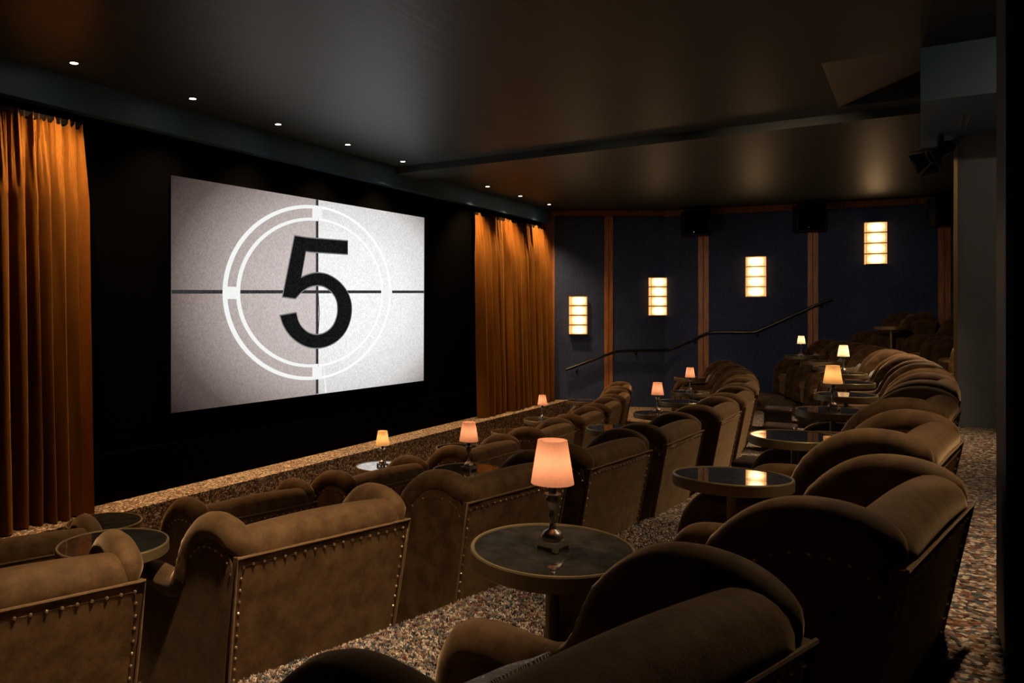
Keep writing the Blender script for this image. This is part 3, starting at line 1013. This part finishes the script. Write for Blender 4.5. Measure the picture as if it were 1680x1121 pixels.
ORD = ['first', 'second', 'third', 'fourth', 'fifth', 'sixth', 'seventh', 'eighth', 'ninth', 'tenth', 'eleventh', 'twelfth']
chair0 = make_armchair(); used = False
def put_chair(R, th, z, label, group, rot=0.0, dy=0.0):
    global used
    c = chair0 if not used else copy_tree(chair0)
    used = True
    x, y = pol(R, th)
    c.location = (x, y, z); c.rotation_euler = (0, 0, th + rot)
    tag(c, label, 'armchair', group)
    return c
ROW1 = [-.306, -.221, -.151, -.067, .013, .083, .152, .225, .300]
ROW2 = [-.328, -.2622, -.194, -.133, -.0724, .004, .069, .137, .204, .270, .336]
ROW3 = [-.3045, -.236, -.1675, -.099, -.0305, .036, .102, .163, .222, .287, .360]
D1 = ['first from the left', 'second from the left, low below the screen', 'third from the left', 'fourth from the left', 'fifth from the left', 'sixth from the left', 'seventh from the left', 'eighth from the left', 'ninth and last, nearest the blue wall']
for i, th in enumerate(ROW1):
    put_chair(R1, th, F1, 'brown velvet armchair in the front row, ' + D1[i], 'armchairs in the front row', random.uniform(-.015, .015))
D2 = ['first from the left', 'second from the left', 'third from the left, behind the nearest lamp', 'fourth from the left', 'fifth from the left', 'sixth from the left', 'seventh from the left', 'eighth from the left', 'ninth from the left', 'tenth from the left', 'last, nearest the blue wall']
for i, th in enumerate(ROW2):
    put_chair(R2, th, F2, 'brown velvet armchair in the second row, ' + D2[i], 'armchairs in the second row', random.uniform(-.012, .012))
R3S = [22.62, 22.58, 22.32, 22.18, 22.16, 22.16, 22.16, 22.17, 22.18, 22.2, 22.2]
D3 = ['nearest, cut by the picture bottom', 'second nearest, right of the largest lamp', 'third nearest, its near wing lit pale', 'fourth nearest', 'fifth nearest', 'sixth nearest', 'seventh nearest', 'eighth nearest', 'ninth nearest', 'tenth nearest', 'the farthest one, by the blue wall']
for i, th in enumerate(ROW3):
    put_chair(R3S[i], th, F3, 'brown velvet armchair in the third row, ' + D3[i], 'armchairs in the third row', .05 if i == 1 else .03 if i == 2 else 0)
ROW4 = [(23.75, .155), (23.75, .218), (23.75, .282), (23.6, .375)]
D4 = ['mostly hidden by the slate pier', 'its arm touching the pier edge', 'left neighbour of the one at the pier', 'last, beside the oak post under the speaker']
for i, (R, th) in enumerate(ROW4):
    put_chair(R, th, F4, 'brown velvet armchair in the back row, ' + D4[i], 'armchairs in the back row', 0)

# pillows resting against inner backs where the photo shows them
pil_src = {}
def put_pillow(R, th, z, label, rx=.36, side=0.0, h=.484, fwd=.58, kind='scatter_cushion'):
    if kind in pil_src:
        p = pil_src[kind].copy(); COL.objects.link(p)
    else:
        hx, hz = (.20, .20) if kind == 'scatter_cushion' else (.25, .135)
        p = mesh_obj(kind, pillow_mesh(hx, hz), M['cushion']); pil_src[kind] = p
    x, y = pol(R - fwd, th)
    x += side * math.cos(th); y += side * math.sin(th)
    p.location = (x, y, z + h)
    p.rotation_euler = (rx, 0, th)
    tag(p, label, 'cushion', 'scatter cushions on the armchairs')
for i, th in enumerate(ROW3):
    put_pillow(R3S[i], th, F3, 'tan cushion on the seat of the %s nearest third-row armchair' % ORD[i])
for i in (7, 8, 9, 10):
    put_pillow(R2, ROW2[i], F2, 'tan cushion on the second-row armchair, %s from the left' % ORD[i])
for i, (R, th) in enumerate(ROW4):
    put_pillow(R, th, F4, 'tan cushion on the back-row armchair, ' + D4[i], .42, 0, .472, .50, 'lumbar_cushion')
for i in (7, 8):
    put_pillow(R1, ROW1[i], F1, 'tan cushion on the front-row armchair, %s from the left' % ORD[i])

# ------------------------------------------------------------------ tables and lamps
tab0 = make_table(); tab_used = False
def put_table(R, th, z, label, group, tilt=0.0):
    global tab_used
    c = tab0 if not tab_used else copy_tree(tab0)
    tab_used = True
    x, y = pol(R, th)
    c.location = (x, y, z); c.rotation_euler = (0, 0, th)
    tag(c, label, 'table', group)
    if tilt:
        # this top stands a touch out of level
        f = Vector((x, y, 0)).normalized()
        R_m = Matrix.Rotation(math.radians(tilt), 3, Vector((0, 0, 1)).cross(f)) @ Matrix.Rotation(th, 3, 'Z')
        c.rotation_euler = R_m.to_euler()
        off = R_m @ Vector((0, 0, .85))
        c.location = (x - off.x, y - off.y, z)
    return x, y, z + .85 + (.001 if tilt else 0)
lamp_src = {}
def put_lamp(p, shade, energy, label, rz, dx=0, dy=0):
    if shade not in lamp_src:
        lamp_src[shade] = make_lamp(shade, energy); l = lamp_src[shade]
    else:
        l = copy_tree(lamp_src[shade])
    l.location = (p[0] + dx, p[1] + dy, p[2] + .0005); l.rotation_euler = (0, 0, rz)
    tag(l, label, 'lamp', 'small lit table lamps')
T1 = [(17.60, -.262, 'half behind the table at lower left', None), (17.60, -.104, 'carrying the small amber lamp', ('shade_amber', 'small amber-shaded table lamp on the front-row table below the screen')),
      (17.62, -.029, 'just left of a rose lamp', None), (17.62, .048, 'just right of a rose lamp', None),
      (17.60, .118, 'carrying the lamp by the oak corner', ('shade_rose', 'small rose-shaded table lamp in front of the oak corner by the right curtain')), (17.7, .262, 'farthest, under the handrail start', None)]
for R, th, s, lm in T1:
    p = put_table(R, th, F1, 'round mirror-topped table in the front row, ' + s, 'round tables in the front row')
    if lm: put_lamp(p, lm[0], 1.5, lm[1], 1.1)
T2 = [(19.44, -.295, 'between the first two armchairs', None), (19.46, -.1635, 'carrying the largest lamp but one', ('shade_rose', 'rose-shaded table lamp, second largest, left of the nearest lamp')),
      (19.42, -.034, 'without a lamp, reflecting the blue wall', None), (19.46, .0368, 'lamp on it, nearest the front-row end', ('shade_rose', 'small rose-shaded table lamp right of the end of the front row')),
      (19.46, .104, 'without a lamp, between two lamp tables', None), (19.46, .1705, 'carrying the highest rose lamp of the row', ('shade_rose', 'small rose-shaded table lamp in front of the third oak post')),
      (19.46, .303, 'farthest, against the blue wall', None)]
for R, th, s, lm in T2:
    p = put_table(R, th, F2, 'round mirror-topped table in the second row, ' + s, 'round tables in the second row')
    if lm: put_lamp(p, lm[0], 1.5, lm[1], 1.4)
T3 = [(21.69, -.2675, 'the largest, carrying the nearest lamp', ('shade_rose', 'largest table lamp with rose linen shade, nearest to the camera')), (21.60, -.1985, 'second nearest, reflecting a sconce', None),
      (21.45, -.1325, 'third nearest, reflecting two lights', None), (21.38, -.0615, 'carrying the amber lamp', ('shade_amber', 'amber-shaded table lamp on a third-row table, lit bright')),
      (21.33, .0015, 'just behind the amber lamp', None), (21.3, .069, 'sixth nearest', None), (21.3, .134, 'carrying the brighter cream lamp', ('shade_cream', 'cream-shaded table lamp above and right of the amber lamp')),
      (21.3, .192, 'eighth nearest', None), (21.3, .250, 'ninth nearest', None), (21.3, .3246, 'farthest, carrying the smallest cream lamp', ('shade_cream', 'farthest cream-shaded table lamp, in front of the fourth oak post'))]
for R, th, s, lm in T3:
    p = put_table(R, th, F3, 'round mirror-topped table in the third row, ' + s, 'round tables in the third row', -1.8 if s.startswith('the largest') else 2.0 if s.startswith('second nearest') else 0)
    if lm: put_lamp(p, lm[0], 2.8 if lm[0] == 'shade_cream' else 1.5, lm[1], 1.36)
p = put_table(22.75, .335, F4, 'round table in the back row in front of the last armchair', 'round tables in the back row')

# ------------------------------------------------------------------ footstools
def make_stool(dark=False):
    t = thing('footstool', '', 'footstool')
    bm = bmesh.new(); soft_box(bm, (0, 0, .17), (.27, .20, .11), .015, 3)
    mesh_obj('upholstered_side', bm, M['leather'] if dark else M['velvet'], t)
    bm = bmesh.new(); soft_box(bm, (0, 0, .315), (.28, .21, .04), .03, 5, (0, 0, .02))
    mesh_obj('leather_top', bm, M['leather'], t)
    if not dark:
        bm = bmesh.new()
        beads(bm, [Vector(p) for p in ((-.272, -.2, .268), (.272, -.2, .268), (.272, .2, .268), (-.272, .2, .268), (-.272, -.19, .268))], .04, .008)
        mesh_obj('nailhead_trim', bm, M['nail'], t)
    for sx_ in (-1, 1):
        for sy in (-1, 1):
            bm = bmesh.new(); lathe(bm, [(.015, 0), (.022, .065)], 10, sx_ * .23, sy * .16)
            mesh_obj('leg', bm, M['leg_wood'], t)
    return t
st0 = make_stool(); st1 = make_stool(True)
st1.scale = (.72, .85, .85)
for i, (x, y, z, rz, lab) in enumerate(((11.2, -.30, F4, .14, 'leather-topped footstool with nailhead edge in front of the pier armchair'),
                                    (11.6, 1.62, F3, .1, 'glossy dark footstool farthest in front of the third-row tables'),
                                    (9.85, 1.36, F3, .05, 'glossy dark footstool in front of the third row, middle of three'),
                                    (7.40, 1.20, F3, -.05, 'glossy dark footstool in front of the third row, nearest of three'))):
    t = st0 if i == 0 else (st1 if i == 1 else copy_tree(st1))
    t.location = (x, y, z); t.rotation_euler = (0, 0, rz)
    tag(t, lab, 'footstool', 'footstools')

# ------------------------------------------------------------------ barn-door spotlight under the bulkhead
t = thing('barn_door_spotlight', 'black spotlight with barn doors under the bulkhead by the slate pier', 'spotlight', (9.0, -.16, 1.69))
bm = bmesh.new(); lathe(bm, [(.03, -.10), (.03, 0)], 14); mesh_obj('mount_stem', bm, M['black_metal'], t)
aim = Vector((-.55, .62, -.50)).normalized()
q = aim.to_track_quat('-Z', 'Y').to_matrix().to_4x4()
def place(bm):
    bmesh.ops.transform(bm, matrix=Matrix.Translation((0, 0, -.16)) @ q, verts=bm.verts)
    return bm
bm = bmesh.new(); lathe(bm, [(.05, .13), (.062, .10), (.062, -.05), (.07, -.06), (.07, -.09), (.055, -.09), (.05, -.05)], 20, cap=False); bm.faces.new([v for v in bm.verts][:20])
mesh_obj('lamp_housing', place(bm), M['black_metal'], t)
bm = bmesh.new(); lathe(bm, [(.035, .13), (.035, .20)], 16); mesh_obj('steel_rear', place(bm), M['chrome'], t)
for a in range(4):
    bm = bmesh.new()
    dirx = Vector((math.cos(a * PI / 2), math.sin(a * PI / 2), 0)); per = Vector((-dirx.y, dirx.x, 0))
    A = dirx * .072 + Vector((0, 0, -.09)); B = dirx * .125 + Vector((0, 0, -.21))
    vs = [A - per * .06, A + per * .06, B + per * .10, B - per * .10]
    vv = [bm.verts.new(p) for p in vs] + [bm.verts.new(p + dirx * .004) for p in vs]
    for f in ((0, 1, 2, 3), (7, 6, 5, 4), (0, 4, 5, 1), (1, 5, 6, 2), (2, 6, 7, 3), (3, 7, 4, 0)): bm.faces.new([vv[i] for i in f])
    mesh_obj('barn_door', place(bm), M['black_metal'], t, smooth=False)
SPOT_E = 60
lpos = Vector((9.0, -.16, 1.53)) + aim * .10
spot('spotlight_lamp', lpos, lpos + aim, SPOT_E, 95, .8, (1, .74, .46), .03, t)

# ------------------------------------------------------------------ house downlights over the audience (outside the picture)
HOUSE = [  # x, y, target, energy, cone
    ((1.80, 1.12), (2.25, 2.3, -1.25), 720, 57),
    ((4.05, -.27), (3.2, .0, -1.0), 150, 105),
    ((4.35, -.62), (3.9, -.2, -1.0), 170, 100),
    ((3.7, 1.35), (15.9, 5.0, -.45), 640, 27),
    ((3.5, 1.15), (16.9, 1.5, -.30), 640, 27),
    ((4.7, -1.05), (8.6, -.45, .9), 26, 62),  # added unseen lamp, brightens the bulkhead face and the pier
    ((8.3, -.80, 1.685), (7.8, .8, -1.0), 260, 80),
    ((11.4, -.9), (10.9, .2, -1.0), 800, 90),
]
for i, (pp_, tg, e, ang) in enumerate(HOUSE):
    x, y = pp_[:2]; cz = pp_[2] if len(pp_) > 2 else CEIL - .003
    t = thing('downlight', 'recessed ceiling downlight over the seating, outside the picture', 'downlight', (x, y, cz), 0, 'house downlights over the seats')
    downlight_parts(t, .04)
    spot('downlight_lamp', (x, y, cz - .03), tg, e, ang, 1.0, (1, .74, .48), .05, t)

# ------------------------------------------------------------------ world, camera, view
w = bpy.data.worlds.new('dark'); sc.world = w; w.use_nodes = True
w.node_tree.nodes['Background'].inputs['Color'].default_value = (.0, .0, .0, 1)
w.node_tree.nodes['Background'].inputs['Strength'].default_value = 0
cam = bpy.data.cameras.new('camera'); co = bpy.data.objects.new('camera', cam); link(co)
co.location = (0, 0, 0)
yaw = math.atan2(.5425734822627433, .840008343021235)
co.rotation_euler = (PI / 2, 0, yaw - PI / 2)
cam.sensor_width = 36; cam.sensor_fit = 'HORIZONTAL'
cam.lens = 1285 / 1680 * 36
cam.shift_x = (840 - 680) / 1680
cam.shift_y = -(560.5 - 512) / 1680
cam.clip_start = .05
sc.camera = co
sc.view_settings.view_transform = 'Standard'
sc.view_settings.look = 'None'
sc.view_settings.exposure = 0
sc.view_settings.gamma = 1
sc.view_settings.use_curve_mapping = False
cy = sc.cycles
cy.use_denoising = True
cy.use_light_tree = False
cy.max_bounces = 8
cy.diffuse_bounces = 4
cy.glossy_bounces = 4
cy.sample_clamp_indirect = 4
cy.caustics_reflective = False
cy.caustics_refractive = False
